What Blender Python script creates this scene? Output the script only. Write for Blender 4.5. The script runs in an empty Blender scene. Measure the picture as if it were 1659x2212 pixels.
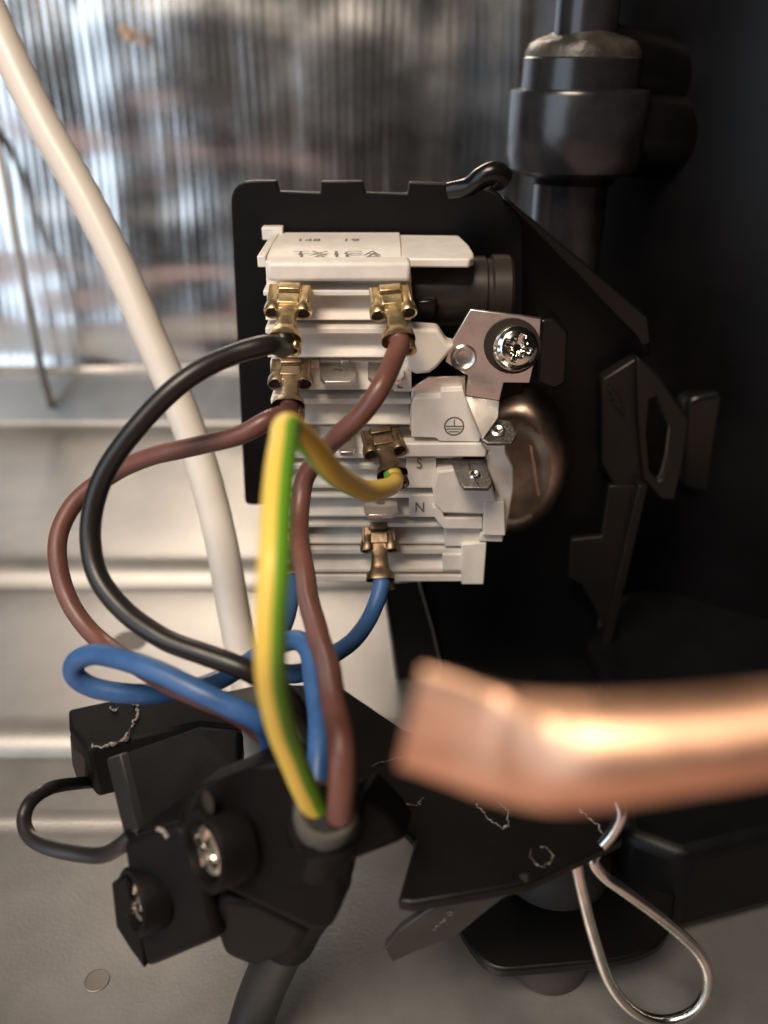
import bpy, bmesh, math, random
from mathutils import Vector, Matrix, noise
random.seed(7)
S = 0.001                       # all lengths below are millimetres
scene = bpy.context.scene
C = scene.collection
R = math.radians

# ------------------------------------------------------------------ camera, world, light, exposure
PITCH, CAM_H, F = R(28), 150.0, 1843.0
CU, CV = 829.5, 1106.0
cam_d = bpy.data.cameras.new('camera')
cam = bpy.data.objects.new('camera', cam_d); C.objects.link(cam)
cam_d.sensor_fit = 'VERTICAL'; cam_d.sensor_height = 36.0; cam_d.sensor_width = 27.0
cam_d.lens = 30.0
cam_d.clip_start = 0.002; cam_d.clip_end = 20.0
cam.location = (0, 0, CAM_H*S)
cam.rotation_euler = (math.pi/2 - PITCH, 0, 0)
cam_d.dof.use_dof = True
cam_d.dof.focus_distance = 0.150
cam_d.dof.aperture_fstop = 11.5
scene.camera = cam

w = bpy.data.worlds.new('World'); scene.world = w; w.use_nodes = True
bg = w.node_tree.nodes['Background']
bg.inputs[0].default_value = (0.62, 0.60, 0.60, 1); bg.inputs[1].default_value = 0.015
scene.view_settings.view_transform = 'Standard'
scene.view_settings.look = 'None'
scene.view_settings.exposure = 0.0
scene.view_settings.gamma = 1.0

def area(name, loc, target, size, size_y, power, col):
    d = bpy.data.lights.new(name, 'AREA'); d.shape = 'RECTANGLE'
    d.size = size*S; d.size_y = size_y*S; d.energy = power; d.color = col
    o = bpy.data.objects.new(name, d); C.objects.link(o)
    o.location = Vector(loc)*S
    o.rotation_euler = (Vector(target)-Vector(loc)).to_track_quat('-Z', 'Y').to_euler()
    return o
# warm room lamp over the open back of the appliance, and the cool window off to the left
area('ceiling_lamp', (-220, -265, 745), (-20, 170, 60), 340, 280, 7.3, (1.0, 0.83, 0.66))
area('window_light', (-1150, -900, 500), (-60, 300, 120), 1000, 1400, 11.0, (0.72, 0.86, 1.0))

# ------------------------------------------------------------------ helpers
def ray(u, v):
    y = (CV-v)/F
    return Vector(((u-CU)/F, math.cos(PITCH)+math.sin(PITCH)*y, -math.sin(PITCH)+math.cos(PITCH)*y))
O0 = Vector((0, 0, CAM_H))
def at(u, v, d):   return O0 + ray(u, v)*d                       # at camera depth d (mm)
def onY(u, v, Y):  r = ray(u, v); return O0 + r*(Y/r.y)
def onZ(u, v, Z):  r = ray(u, v); return O0 + r*((Z-CAM_H)/r.z)
def zat(v, Y=145.0): return onY(CU, v, Y).z

def tag(o, label=None, cat=None, group=None, kind=None):
    if label: o['label'] = label
    if cat: o['category'] = cat
    if group: o['group'] = group
    if kind: o['kind'] = kind
    return o
def empty(name, loc, label, cat, group=None):
    o = bpy.data.objects.new(name, None); C.objects.link(o)
    o.empty_display_size = 0.005
    o.location = Vector(loc)*S
    return tag(o, label, cat, group)
def link(name, bm, m, parent=None, bevel=0, smooth=True, seg=2, ang=35):
    bmesh.ops.recalc_face_normals(bm, faces=bm.faces)
    for vtx in bm.verts: vtx.co *= S
    me = bpy.data.meshes.new(name); bm.to_mesh(me); bm.free()
    o = bpy.data.objects.new(name, me); C.objects.link(o)
    for mm in (m if isinstance(m, (list, tuple)) else [m]): me.materials.append(mm)
    if smooth:
        me.polygons.foreach_set('use_smooth', [True]*len(me.polygons))
        try: me.set_sharp_from_angle(angle=R(38))
        except Exception: pass
    if parent is not None:
        o.parent = parent
        pw = Vector((0, 0, 0)); p = parent
        while p is not None: pw += p.location; p = p.parent
        # geometry is authored in world space: shift the mesh into the parent's space
        me.transform(Matrix.Translation(-pw))
    if bevel:
        b = o.modifiers.new('bevel', 'BEVEL'); b.width = bevel*S; b.segments = seg
        b.limit_method = 'ANGLE'; b.angle_limit = R(ang); b.harden_normals = False
    return o
def catmull(pts, n=8, closed=False):
    P = [Vector(p) for p in pts]; out = []; N = len(P)
    rng = range(N if closed else N-1)
    for i in rng:
        p1, p2 = P[i], P[(i+1) % N]
        p0 = P[(i-1) % N] if (closed or i > 0) else p1*2-p2
        p3 = P[(i+2) % N] if (closed or i < N-2) else p2*2-p1
        for k in range(n):
            t = k/n
            out.append(0.5*((2*p1)+(p2-p0)*t+(2*p0-5*p1+4*p2-p3)*t*t+(3*p1-p0-3*p2+p3)*t**3))
    if not closed: out.append(P[-1])
    return out
def tube(bm, path, r, seg=14, closed=False, cap=True, flat=None, ref=None, a0=0.0, a1=2*math.pi, twist=None):
    """sweep a circle (or an arc a0..a1) along path; frame is referred to the viewer so a stripe can be aimed"""
    n = len(path); rings = []; full = abs((a1-a0)-2*math.pi) < 1e-6
    for i, p in enumerate(path):
        a = path[(i-1) % n] if (closed or i > 0) else p
        b = path[(i+1) % n] if (closed or i < n-1) else p
        t = (b-a).normalized()
        f = (ref if ref is not None else (O0-p)); f = (f - t*f.dot(t))
        if f.length < 1e-6: f = t.orthogonal()
        f.normalize(); s = t.cross(f)
        rr = r(i/(n-1)) if callable(r) else r
        tw = twist(i/(n-1)) if twist else 0.0
        ring = []
        cnt = seg if full else seg+1
        for k in range(cnt):
            an = a0+(a1-a0)*k/seg+tw
            fx, fy = (1, 1) if flat is None else flat
            ring.append(bm.verts.new(p+(f*math.cos(an)*fx+s*math.sin(an)*fy)*rr))
        rings.append(ring)
    m = len(rings[0])
    for i in range(n if closed else n-1):
        A, B = rings[i], rings[(i+1) % n]
        for k in range(m if full else m-1):
            bm.faces.new((A[k], A[(k+1) % m], B[(k+1) % m], B[k]))
    if cap and not closed and full:
        bm.faces.new(rings[0]); bm.faces.new(rings[-1][::-1])
    return rings
def prism(bm, pts, vec):
    A = [bm.verts.new(p) for p in pts]; vec = Vector(vec)
    B = [bm.verts.new(p+vec) for p in pts]
    bm.faces.new(A); bm.faces.new(B[::-1])
    for i in range(len(A)):
        j = (i+1) % len(A); bm.faces.new((A[j], A[i], B[i], B[j]))
def slab(name, uv, Y, thick, m, parent, bevel=0.25, **k):
    bm = bmesh.new(); prism(bm, [onY(u, v, Y) for u, v in uv], (0, thick, 0))
    return link(name, bm, m, parent, bevel, **k)
def camprism(name, uvd, vec, m, parent, bevel=0.5, **k):
    bm = bmesh.new(); prism(bm, [at(*p) for p in uvd], vec)
    return link(name, bm, m, parent, bevel, **k)
def box(bm, x0, x1, y0, y1, z0, z1):
    prism(bm, [Vector(p) for p in ((x0, y0, z0), (x1, y0, z0), (x1, y1, z0), (x0, y1, z0))], (0, 0, z1-z0))
def lathe(bm, prof, origin, axis, seg=32, sq=(1, 1), up=None):
    """prof = [(radius, along axis)]"""
    ax = Vector(axis).normalized(); f = Vector(up) if up is not None else ax.orthogonal()
    f = (f-ax*f.dot(ax)).normalized(); s = ax.cross(f); rings = []
    for rr, h in prof:
        if rr < 1e-6: rings.append([bm.verts.new(Vector(origin)+ax*h)])
        else: rings.append([bm.verts.new(Vector(origin)+ax*h+(f*math.cos(2*math.pi*k/seg)*sq[0]+s*math.sin(2*math.pi*k/seg)*sq[1])*rr) for k in range(seg)])
    for A, B in zip(rings, rings[1:]):
        if len(A) == 1 and len(B) == 1: continue
        for k in range(seg):
            j = (k+1) % seg
            if len(A) == 1: bm.faces.new((A[0], B[k], B[j]))
            elif len(B) == 1: bm.faces.new((A[k], B[0], A[j]))
            else: bm.faces.new((A[k], B[k], B[j], A[j]))
def rounded(uv, rad, n=5):
    """round the corners of a pixel outline; rad = number or list"""
    out = []; N = len(uv)
    for i in range(N):
        p = Vector(uv[i]); a = Vector(uv[i-1]); b = Vector(uv[(i+1) % N])
        r = rad[i] if isinstance(rad, (list, tuple)) else rad
        if r <= 0: out.append(tuple(p)); continue
        ra = min(r, (a-p).length*.49); rb = min(r, (b-p).length*.49)
        s = p+(a-p).normalized()*ra; e = p+(b-p).normalized()*rb
        for k in range(n+1):
            t = k/n; q = s*(1-t)**2+p*2*t*(1-t)+e*t*t; out.append(tuple(q))
    return out

# ------------------------------------------------------------------ materials
def mat(name, col, rough=0.5, metal=0.0, spec=0.5, var=0.0, vscale=200, bump=0.0, bscale=900, dark=None, coat=0.0, rvar=0.0, sss=0.0, stretch=None):
    m = bpy.data.materials.new(name); m.use_nodes = True
    nt = m.node_tree; b = nt.nodes['Principled BSDF']
    b.inputs['Base Color'].default_value = (*col, 1); b.inputs['Roughness'].default_value = rough
    b.inputs['Metallic'].default_value = metal; b.inputs['Specular IOR Level'].default_value = spec
    b.inputs['Coat Weight'].default_value = coat
    if sss:
        b.inputs['Subsurface Weight'].default_value = sss
        b.inputs['Subsurface Radius'].default_value = (1.0, 0.7, 0.5); b.inputs['Subsurface Scale'].default_value = 0.0012
    tc = nt.nodes.new('ShaderNodeTexCoord'); src = tc.outputs['Object']
    if stretch:
        mp = nt.nodes.new('ShaderNodeMapping'); mp.inputs['Scale'].default_value = stretch
        nt.links.new(src, mp.inputs[0]); src = mp.outputs[0]
    if var or rvar:
        n = nt.nodes.new('ShaderNodeTexNoise'); n.inputs['Scale'].default_value = vscale
        n.inputs['Detail'].default_value = 6; n.inputs['Roughness'].default_value = 0.6
        nt.links.new(src, n.inputs['Vector'])
        if var:
            r = nt.nodes.new('ShaderNodeValToRGB')
            d = dark if dark else tuple(c*(1-var) for c in col)
            r.color_ramp.elements[0].position = 0.35; r.color_ramp.elements[0].color = (*d, 1)
            r.color_ramp.elements[1].position = 0.68; r.color_ramp.elements[1].color = (*[min(1, c*(1+var*.35)) for c in col], 1)
            nt.links.new(n.outputs['Fac'], r.inputs[0]); nt.links.new(r.outputs[0], b.inputs['Base Color'])
        if rvar:
            mr = nt.nodes.new('ShaderNodeMapRange')
            mr.inputs['From Min'].default_value = .3; mr.inputs['From Max'].default_value = .7
            mr.inputs['To Min'].default_value = max(.02, rough-rvar); mr.inputs['To Max'].default_value = min(1, rough+rvar)
            nt.links.new(n.outputs['Fac'], mr.inputs['Value']); nt.links.new(mr.outputs[0], b.inputs['Roughness'])
    if bump:
        n2 = nt.nodes.new('ShaderNodeTexNoise'); n2.inputs['Scale'].default_value = bscale; n2.inputs['Detail'].default_value = 4
        nt.links.new(src, n2.inputs['Vector'])
        bp = nt.nodes.new('ShaderNodeBump'); bp.inputs['Strength'].default_value = bump; bp.inputs['Distance'].default_value = 0.0004
        nt.links.new(n2.outputs['Fac'], bp.inputs['Height']); nt.links.new(bp.outputs[0], b.inputs['Normal'])
    return m
M = {}
M['white'] = mat('white_plastic', (0.80, 0.75, 0.69), 0.42, var=0.09, vscale=300, bump=0.05, bscale=2500, sss=0.12)
M['translucent'] = mat('milky_plastic', (0.74, 0.69, 0.62), 0.35, sss=0.35)
M['print'] = mat('grey_print', (0.13, 0.11, 0.10), 0.6)
M['print_faint'] = mat('faint_grey_print', (0.20, 0.18, 0.165), 0.6)
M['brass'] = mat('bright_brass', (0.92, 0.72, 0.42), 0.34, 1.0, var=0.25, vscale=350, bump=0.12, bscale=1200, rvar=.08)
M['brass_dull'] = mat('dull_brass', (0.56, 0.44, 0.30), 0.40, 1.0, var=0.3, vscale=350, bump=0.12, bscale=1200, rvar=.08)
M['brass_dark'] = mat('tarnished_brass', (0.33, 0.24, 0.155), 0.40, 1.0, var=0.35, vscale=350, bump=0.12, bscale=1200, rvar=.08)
M['hole'] = mat('hollow_shade', (0.02, 0.014, 0.008), 0.7)  # near-black stands in for the shade inside holes, slots and gaps
M['tin'] = mat('tinned_steel', (0.82, 0.79, 0.76), 0.32, 1.0, var=0.15, vscale=250, bump=0.08, bscale=600, rvar=.08)
M['tin_dull'] = mat('dull_steel', (0.36, 0.34, 0.32), 0.42, 1.0, var=0.25, vscale=800, bump=0.5, bscale=2600)
M['chrome'] = mat('zinc_screw', (0.80, 0.78, 0.70), 0.13, 1.0, var=0.1, bump=0.03, bscale=700)
M['wire_clip'] = mat('bright_spring_wire', (0.75, 0.73, 0.69), 0.24, 1.0, var=.2, vscale=300)
M['black'] = mat('black_plastic', (0.004, 0.004, 0.0045), 0.45, 0, .22, var=0.3, vscale=150, bump=0.08, bscale=1500)
M['black_gloss'] = mat('black_gloss_plastic', (0.006, 0.0055, 0.0055), 0.24, 0, .35, bump=0.03, bscale=600)
M['black_clamp'] = mat('worn_black_plastic', (0.0055, 0.005, 0.005), 0.58, 0, .16, var=0.35, vscale=180, bump=0.12, bscale=1400)
M['paint'] = mat('black_enamel', (0.004, 0.0035, 0.0038), 0.34, 0, .13, var=0.4, vscale=60, bump=0.06, bscale=220)
M['plate'] = mat('black_plate_enamel', (0.0055, 0.005, 0.005), 0.4, 0, .28, var=0.3, vscale=120, bump=0.1, bscale=700)
M['grey_panel'] = mat('dark_grey_panel', (0.011, 0.0095, 0.0085), 0.38, 0, .24, var=.25, vscale=60)
M['chip'] = mat('chipped_paint_edge', (0.30, 0.27, 0.245), 0.6, var=.7, vscale=2500)
M['bronze'] = mat('bronzed_steel', (0.56, 0.43, 0.35), 0.36, 1.0, var=0.45, vscale=130, bump=0.1, bscale=900)
M['pipe'] = mat('painted_steel_pipe', (0.022, 0.021, 0.024), 0.24, 0.0, .6, var=0.5, vscale=90, bump=0.12, bscale=260)
M['braze'] = mat('brazing_brass', (0.042, 0.036, 0.027), 0.42, 0.0, var=0.6, vscale=190, bump=0.6, bscale=420)
M['copper'] = mat('copper', (0.84, 0.50, 0.335), 0.47, 1.0, var=0.22, vscale=160, bump=0.06, bscale=500, rvar=.06, stretch=(1, 1, 5))
M['brown'] = mat('brown_pvc', (0.165, 0.066, 0.050), 0.42, var=0.22, vscale=140, bump=0.08, bscale=1800, rvar=.1)
M['blue'] = mat('blue_pvc', (0.042, 0.125, 0.32), 0.42, var=0.22, vscale=140, bump=0.08, bscale=1800, rvar=.1)
M['blackpvc'] = mat('black_pvc', (0.016, 0.014, 0.013), 0.36, bump=0.05, bscale=1800)
M['yellow'] = mat('yellow_pvc', (0.86, 0.60, 0.10), 0.42, bump=0.05, bscale=1800)
M['green'] = mat('green_pvc', (0.17, 0.42, 0.03), 0.42, bump=0.05, bscale=1800)
M['whitepvc'] = mat('white_pvc', (0.74, 0.68, 0.61), 0.36, var=0.06, vscale=120, bump=0.04, bscale=900)
M['greypvc'] = mat('dark_grey_pvc', (0.014, 0.0145, 0.016), 0.45, var=.15, bump=0.05, bscale=1500)
M['sheath_end'] = mat('cut_grey_sheath', (0.075, 0.07, 0.062), 0.6)
M['rubber'] = mat('brown_black_rubber', (0.055, 0.045, 0.040), 0.6, var=.2, bump=.1, bscale=900)
M['floor'] = mat('galvanised_sheet', (0.325, 0.315, 0.305), 0.42, 0.62, var=0.20, vscale=34, bump=0.10, bscale=1300, rvar=.06)
M['foil'] = mat('aluminium_foil', (0.80, 0.79, 0.79), 0.22, 1.0, var=0.06, vscale=40, rvar=.05)
M['protector'] = mat('bakelite', (0.030, 0.023, 0.019), 0.34, 0, .6, var=.3, vscale=90)
M['tab'] = mat('smoky_plastic', (0.26, 0.225, 0.20), 0.42, .4, .4)
M['flange'] = mat('sheen_grey_flange', (0.05, 0.043, 0.037), 0.36, .2, .5, var=.4, vscale=120)  # lighter than the plate: its reflected sheen is put into the colour
M['room'] = mat('pink_reflector', (0.72, 0.50, 0.45), 0.5, var=.15, vscale=8)  # pink tint for the reflections in the metal plates

# ------------------------------------------------------------------ the setting: pressed steel tray and foil backed wall
def build_floor():
    prof = []
    yb = lambda v: onZ(CU, v, 0).y
    def rib(yc, wd, h, n=10):
        for k in range(n+1):
            t = k/n*2-1; prof.append((yc+wd/2*t, h*(0.5+0.5*math.cos(math.pi*t))))
    prof.append((38, -12)); prof.append((39, -2)); prof.append((42, 0)); prof.append((60, 0)); prof.append((110, 0))
    y = yb(1785); prof.append((y-3.5, 0)); prof.append((y-1.5, .25)); prof.append((y, 1.1)); prof.append((y+1.5, 1.75)); prof.append((y+3.5, 2.0))
    ya, yz = yb(1652), yb(1590)
    prof.append((ya-1, 2.0)); prof.append((ya, 2.3)); prof.append((ya+1.2, 4.2)); prof.append((ya+4, 6.2)); prof.append((ya+7, 6.9)); prof.append((ya+10, 7.0)); prof.append((ya+12, 7.0))
    off = 7.0
    ya = yb(1312)
    prof.append((ya-18, off)); prof.append((ya-2, off)); prof.append((ya-.6, off+.4)); prof.append((ya+1.5, off+3)); prof.append((ya+4, off+5.3)); prof.append((ya+8, off+6.4)); prof.append((ya+13, off+6.6))
    prof.append((ya+30, off+6.6)); prof.append((ya+60, off+6.6))
    prof.append((330-3, off+7)); prof.append((330, off+8)); prof.append((331.5, off+10)); prof.append((332.5, 33)); prof.append((333.5, 36)); prof.append((336, 37.5)); prof.append((352, 38)); prof.append((420, 38))
    bm = bmesh.new(); X = [-420, -250, -120, -60, 0, 60, 120, 250, 420]
    rows = [[bm.verts.new((x, yy, zz)) for x in X] for yy, zz in prof]
    for A, B in zip(rows, rows[1:]):
        for i in range(len(X)-1): bm.faces.new((A[i], A[i+1], B[i+1], B[i]))
    o = link('floor', bm, M['floor'], None); 
    tag(o, 'grey galvanised steel tray with pressed ridges under the compressor', None, None, 'structure')
    # punched holes: a dark plug set a hair into view, with a thin turned rim
    for (u, v, r_, zz) in ((280, 1385, 4.7, 7.0), (210, 2118, 2.15, 0.0)):
        c = onZ(u, v, zz); bm = bmesh.new()
        lathe(bm, [(0, -.1+.14), (r_*.97, .04), (r_, .05)], c, (0, 0, 1), 40)
        p = link('floor_hole', bm, M['hole_floor'], o)
        bm = bmesh.new(); lathe(bm, [(r_*.98, .06), (r_*1.0, .22), (r_*1.045, .16), (r_*1.07, .02)], c, (0, 0, 1), 40)
        link('hole_rim', bm, M['floor'], p)
    return o
M['hole_floor'] = mat('shaded_hole_bottom', (0.20, 0.18, 0.165), 0.7, 0.2, var=.1)
floor = build_floor()
bm = bmesh.new(); box(bm, -2500, 2500, -2500, 900, -75, -70)  # unseen floor, added so the metal plates and foil reflect its pink
tag(link('reflected_floor', bm, M['room'], None, smooth=False), 'unseen pinkish floor added in front of and under the appliance for the metal to reflect', None, None, 'structure')

def build_foil():
    bm = bmesh.new()
    nx, nz = 900, 90; x0, x1 = -270, 300; z0, z1 = 34, 330
    base = 340.0; tilt = math.tan(R(4.5))
    rows = []
    for j in range(nz+1):
        tz = j/nz; z = z0+(z1-z0)*tz; row = []
        for i in range(nx+1):
            x = x0+(x1-x0)*i/nx
            nv = noise.noise(Vector((x*.06, z*.010, 2.2)))
            rib = (0.036+.045*nv)*math.sin(2*math.pi*(x+2.0*noise.noise(Vector((x*.03, z*.012, 0))))/3.3)
            rib += .50*noise.noise(Vector((x*.075, z*.011, 6.4)))+.10*noise.noise(Vector((x*.22, z*.02, 8.4)))
            low = max(0.0, 1-(z-z0)/80.0)
            big = 1.2*noise.noise(Vector((x*.013, z*.030, 3.1)))+0.8*noise.noise(Vector((x*.03, z*.07, 9)))
            rip = low*3.2*noise.noise(Vector((x*.016+5, z*.085, 1.7)))
            # crease and pinch at the upper left, where the foil has been nicked
            dx = x-(-119+0.12*(z-225)*-1); cre = -3.0*math.exp(-(dx/4.5)**2)*max(0, min(1, (z-165)/40))
            fold = 1.4*math.sin(z*.075+x*.006)*math.exp(-((z-110)/55)**2)
            y = base+(z-z0)*tilt+rib+big+rip+cre+fold
            zz = z
            if j == 0: zz = z+2.0*noise.noise(Vector((x*.05, 0, 4)))
            row.append(bm.verts.new((x, y, zz)))
        rows.append(row)
    for A, B in zip(rows, rows[1:]):
        for i in range(nx): bm.faces.new((A[i], A[i+1], B[i+1], B[i]))
    o = link('wall', bm, M['foil'], None)
    return tag(o, 'ribbed crumpled silver foil covering the back wall', None, None, 'structure')
foil = build_foil()
M['nick'] = mat('foil_tear_highlight', (0.78, 0.58, 0.44), 0.5, .3, var=.4, vscale=400)  # warm highlight on the foil tear, put into the colour
bm = bmesh.new(); c_ = onY(270, 72, 343)
g_ = [[bm.verts.new(c_+Vector(((i-3)*.9+.5*noise.noise(Vector((i, j, 1)))+.35*j, -1.5-1.6*math.exp(-((i-3)/1.5)**2)*(1+.5*noise.noise(Vector((i*.7, j*.7, 3)))), -(j-3)*1.0))) for i in range(7)] for j in range(7)]
for j in range(6):
    for i in range(6):
        if abs(i-2.5)+abs(j-2.5) < 3.6: bm.faces.new((g_[j][i], g_[j][i+1], g_[j+1][i+1], g_[j+1][i]))
o_ = link('foil_nick', bm, M['nick'], foil); sm = o_.modifiers.new('thick', 'SOLIDIFY'); sm.thickness = .3*S

# ------------------------------------------------------------------ compressor at the right
comp = empty('compressor', (140, 270, 20), 'big black enamelled compressor filling the right side of the compartment', 'compressor')
bm = bmesh.new()
lathe(bm, [(0, -15), (99, -15), (99, 6), (98, 22), (99, 60), (98.6, 96), (98.2, 130), (96, 165), (92, 190), (82, 205), (62, 218), (34, 226), (0, 228)], (140, 268, 18), (0, 0, 1), 96)
shell = link('shell', bm, M['paint'], comp)
# pipe stub with brazed collar
pc = onY(1262, 90, 205)
bm = bmesh.new()
lathe(bm, [(6.6, 0), (6.6, 60)], (pc.x, pc.y, pc.z-5), (0, 0, 1), 40)
link('pipe_stub', bm, M['pipe'], comp)
bm = bmesh.new()
zc = onY(1262, 85, 198).z
lathe(bm, [(6.5, 1.2), (7.4, .8), (9.4, .3), (11.2, -.6), (12.2, -2.2), (12.4, -8.2), (12.6, -8.8)], (pc.x, pc.y, zc), (0, 0, 1), 44)
for vtx in bm.verts: vtx.co += Vector((0, 0, .7*noise.noise(vtx.co*.25)))
link('brazed_joint', bm, M['braze'], comp)
bm = bmesh.new()
lathe(bm, [(11.8, -2.6), (12.5, -3.4), (12.7, -9), (14.6, -9.4), (15.0, -10.2), (15.1, -22), (14.2, -25), (11.2, -26.4), (8.4, -26.8), (8.0, -75)], (pc.x, pc.y, zc), (0, 0, 1), 48)
link('collar', bm, M['pipe'], comp)
bm = bmesh.new()
tube(bm, catmull([Vector((pc.x, pc.y, zc-5)), Vector((pc.x+20, pc.y+6, zc-7)), Vector((pc.x+48, pc.y+20, zc-10)), Vector((pc.x+90, pc.y+40, zc-12))], 8), lambda t: 8.5-2*t, 28)
for vtx in bm.verts: vtx.co += Vector((0, 0, 1.2*noise.noise(vtx.co*.12)))
link('shell_neck', bm, M['paint'], comp)
bm = bmesh.new()
tube(bm, catmull([Vector((pc.x, pc.y, zc-16)), Vector((pc.x+24, pc.y+6, zc-19)), Vector((pc.x+60, pc.y+24, zc-24)), Vector((pc.x+100, pc.y+40, zc-28))], 8), lambda t: 9.6+.5*t, 28)
link('shell_neck', bm, M['paint'], comp)
bm = bmesh.new(); lathe(bm, [(10, 0), (9.5, -6), (5, -9), (0, -9)], onY(1240, 330, 206), (0, 0, 1), 30); link('pipe_elbow', bm, M['paint'], comp)
# terminal fence: the dark plate and its slanted arm behind the terminal block
slab('terminal_fence', [(1060, 402), (1090, 428), (1395, 690), (1405, 765), (1330, 800), (1330, 1000), (1276, 1512), (975, 1512), (900, 1250), (1000, 1200), (1000, 420)], 178, 3.0, M['black'], comp, 0.6)
slab('fence_arm', [(1088, 430), (1104, 436), (1400, 686), (1405, 742), (1388, 748), (1370, 720)], 170, 7.0, M['black_gloss'], comp, 0.5)
slab('side_panel', [(1316, 1050), (1386, 1050), (1308, 1400), (1300, 1345), (1256, 1262), (1228, 1249), (1234, 1166), (1300, 1160)], 171, 2.0, M['grey_panel'], comp, 0.3)
slab('panel_edge', [(1380, 1048), (1400, 1050), (1302, 1478), (1284, 1474)], 168.5, 4.0, M['edge'] if 'edge' in M else M['grey_panel'], comp, 0.3)
# latch loop: a flat frame round a slot
def frame_slab(name, outer, inner, Y, thick, m, parent, bevel):
    bm = bmesh.new(); n = len(outer)
    fo = [bm.verts.new(onY(u, v, Y)) for u, v in outer]; fi = [bm.verts.new(onY(u, v, Y)) for u, v in inner]
    tv = Vector((0, thick, 0))
    bo = [bm.verts.new(q.co+tv) for q in fo]; bi = [bm.verts.new(q.co+tv) for q in fi]
    for k in range(n):
        j = (k+1) % n
        bm.faces.new((fo[k], fo[j], fi[j], fi[k])); bm.faces.new((bo[j], bo[k], bi[k], bi[j]))
        bm.faces.new((fo[j], fo[k], bo[k], bo[j])); bm.faces.new((fi[k], fi[j], bi[j], bi[k]))
    return link(name, bm, m, parent, bevel)
frame_slab('latch_loop', [(1376, 770), (1425, 815), (1490, 908), (1476, 1000), (1458, 1082), (1432, 1082), (1390, 1035), (1378, 900)],
           [(1402, 868), (1418, 862), (1450, 925), (1442, 990), (1430, 1035), (1420, 1040), (1402, 1015), (1396, 940)], 169, 2.6, M['grey_panel'], comp, .5)
bm = bmesh.new(); prism(bm, [onY(u, v, 190) for u, v in rounded([(1480, 860), (1640, 830), (1640, 1020), (1560, 1080), (1470, 1060)], 34)], (0, 14, 0)); link('shell_bracket', bm, M['black_gloss'], comp, 1.5, seg=3)
slab('latch_base', [(1300, 820), (1380, 770), (1400, 860), (1392, 1040), (1330, 1060), (1300, 1000)], 172, 4, M['grey_panel'], comp, .6)
for k in range(3):
    slab('grip_rib', [(1312+k*6, 842+k*14), (1318+k*6, 836+k*14), (1342+k*4, 862+k*14), (1338+k*4, 868+k*14)], 171.2, 1.0, M['grey_panel'], comp, .1)
# round terminal cup
cc = onY(1112, 1008, 172)
bm = bmesh.new()
ax = Vector((-.30, -.95, .05))
lathe(bm, [(0, 1.0), (5, .9), (8, 1.0), (9.6, 1.5), (11.0, 2.2), (12.2, 2.6), (13.8, 2.2), (15.8, .4), (16.6, -2.5), (16.6, -8)], cc, ax, 64, (1, .68), (0, 0, 1))
link('terminal_cup', bm, M['bronze'], comp)
slab('cup_spring', [(1142, 960), (1150, 962), (1168, 1070), (1160, 1072)], 158, .6, M['bronze'], comp, .1)
# black knob + clip behind the earth plate
slab('fence_clip', rounded([(1168, 690), (1200, 688), (1228, 715), (1222, 830), (1196, 842), (1160, 828)], 8), 158, 9, M['black_gloss'], comp, 0.6)

# mounting plate, a horizontal sheet at z = 45
Z0 = 45.0
plate = [(860, 1945), (896, 1815), (790, 1700), (640, 1650), (622, 1600), (600, 1566), (520, 1552), (452, 1500), (560, 1477), (660, 1478), (741, 1486), (875, 1577), (1000, 1600), (1340, 1650), (1345, 1812), (1142, 1908), (1005, 1932), (892, 1951)]
bm = bmesh.new(); prism(bm, [onZ(u, v, Z0) for u, v in plate], (0, 0, -2.2)); link('mounting_plate', bm, M['plate'], comp, .5)
# twisted front flange
bm = bmesh.new()
top = [at(828, 2052, 128.5), at(862, 2012, 127), at(919, 1972, 125.5), at(1005, 1932, 124), at(1075, 1916, 123.5), at(1142, 1906, 123)]
bot = [at(846, 2080, 133), at(900, 2056, 133), at(982, 2026, 131.5), at(1040, 1978, 129), at(1083, 1944, 127), at(1144, 1913, 125)]
A = [bm.verts.new(p) for p in top]; B = [bm.verts.new(p) for p in bot]
A2 = [bm.verts.new(p+Vector((0.3, 1.6, .3))) for p in top]; B2 = [bm.verts.new(p+Vector((.3, 1.6, .3))) for p in bot]
for i in range(5):
    bm.faces.new((A[i], A[i+1], B[i+1], B[i])); bm.faces.new((A2[i+1], A2[i], B2[i], B2[i+1]))
    bm.faces.new((A[i+1], A[i], A2[i], A2[i+1])); bm.faces.new((B[i], B[i+1], B2[i+1], B2[i]))
bm.faces.new((A[0], B[0], B2[0], A2[0])); bm.faces.new((B[5], A[5], A2[5], B2[5]))
link('plate_flange', bm, M['flange'] if 'flange' in M else M['grey_panel'], comp, .35)
# chipped paint outlines on the plate
def chip(pts, parent, closed=False, r=.16, z=None, P=None):
    path = catmull([(onZ(u, v, Z0+.05) if P is None else P(u, v)) for u, v in pts], 16, closed)
    path = [p+Vector((noise.noise(p*1.3), noise.noise(p*1.3+Vector((9, 0, 0))), 0))*.6+Vector((noise.noise(p*5), noise.noise(p*5+Vector((9, 0, 0))), 0))*.3 for p in path]
    bm = bmesh.new(); n = len(path)
    tube(bm, path, lambda t: max(.03, r*(.1+1.5*max(0, noise.noise(Vector((t*11+pts[0][0], 2, 0)))+.25)+.5*noise.noise(Vector((t*60, 5, pts[0][1]))))), 5, closed)
    link('paint_chip', bm, M['chip'], parent)
chip([(1030, 1735), (1042, 1750), (1062, 1775), (1078, 1786), (1094, 1782), (1095, 1755), (1080, 1735)], comp)
chip([(818, 1705), (832, 1730), (850, 1745), (880, 1742), (905, 1735), (912, 1722)], comp, r=.14)
chip([(1250, 1745), (1262, 1762), (1285, 1775), (1296, 1795), (1312, 1806), (1325, 1808)], comp)
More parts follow.
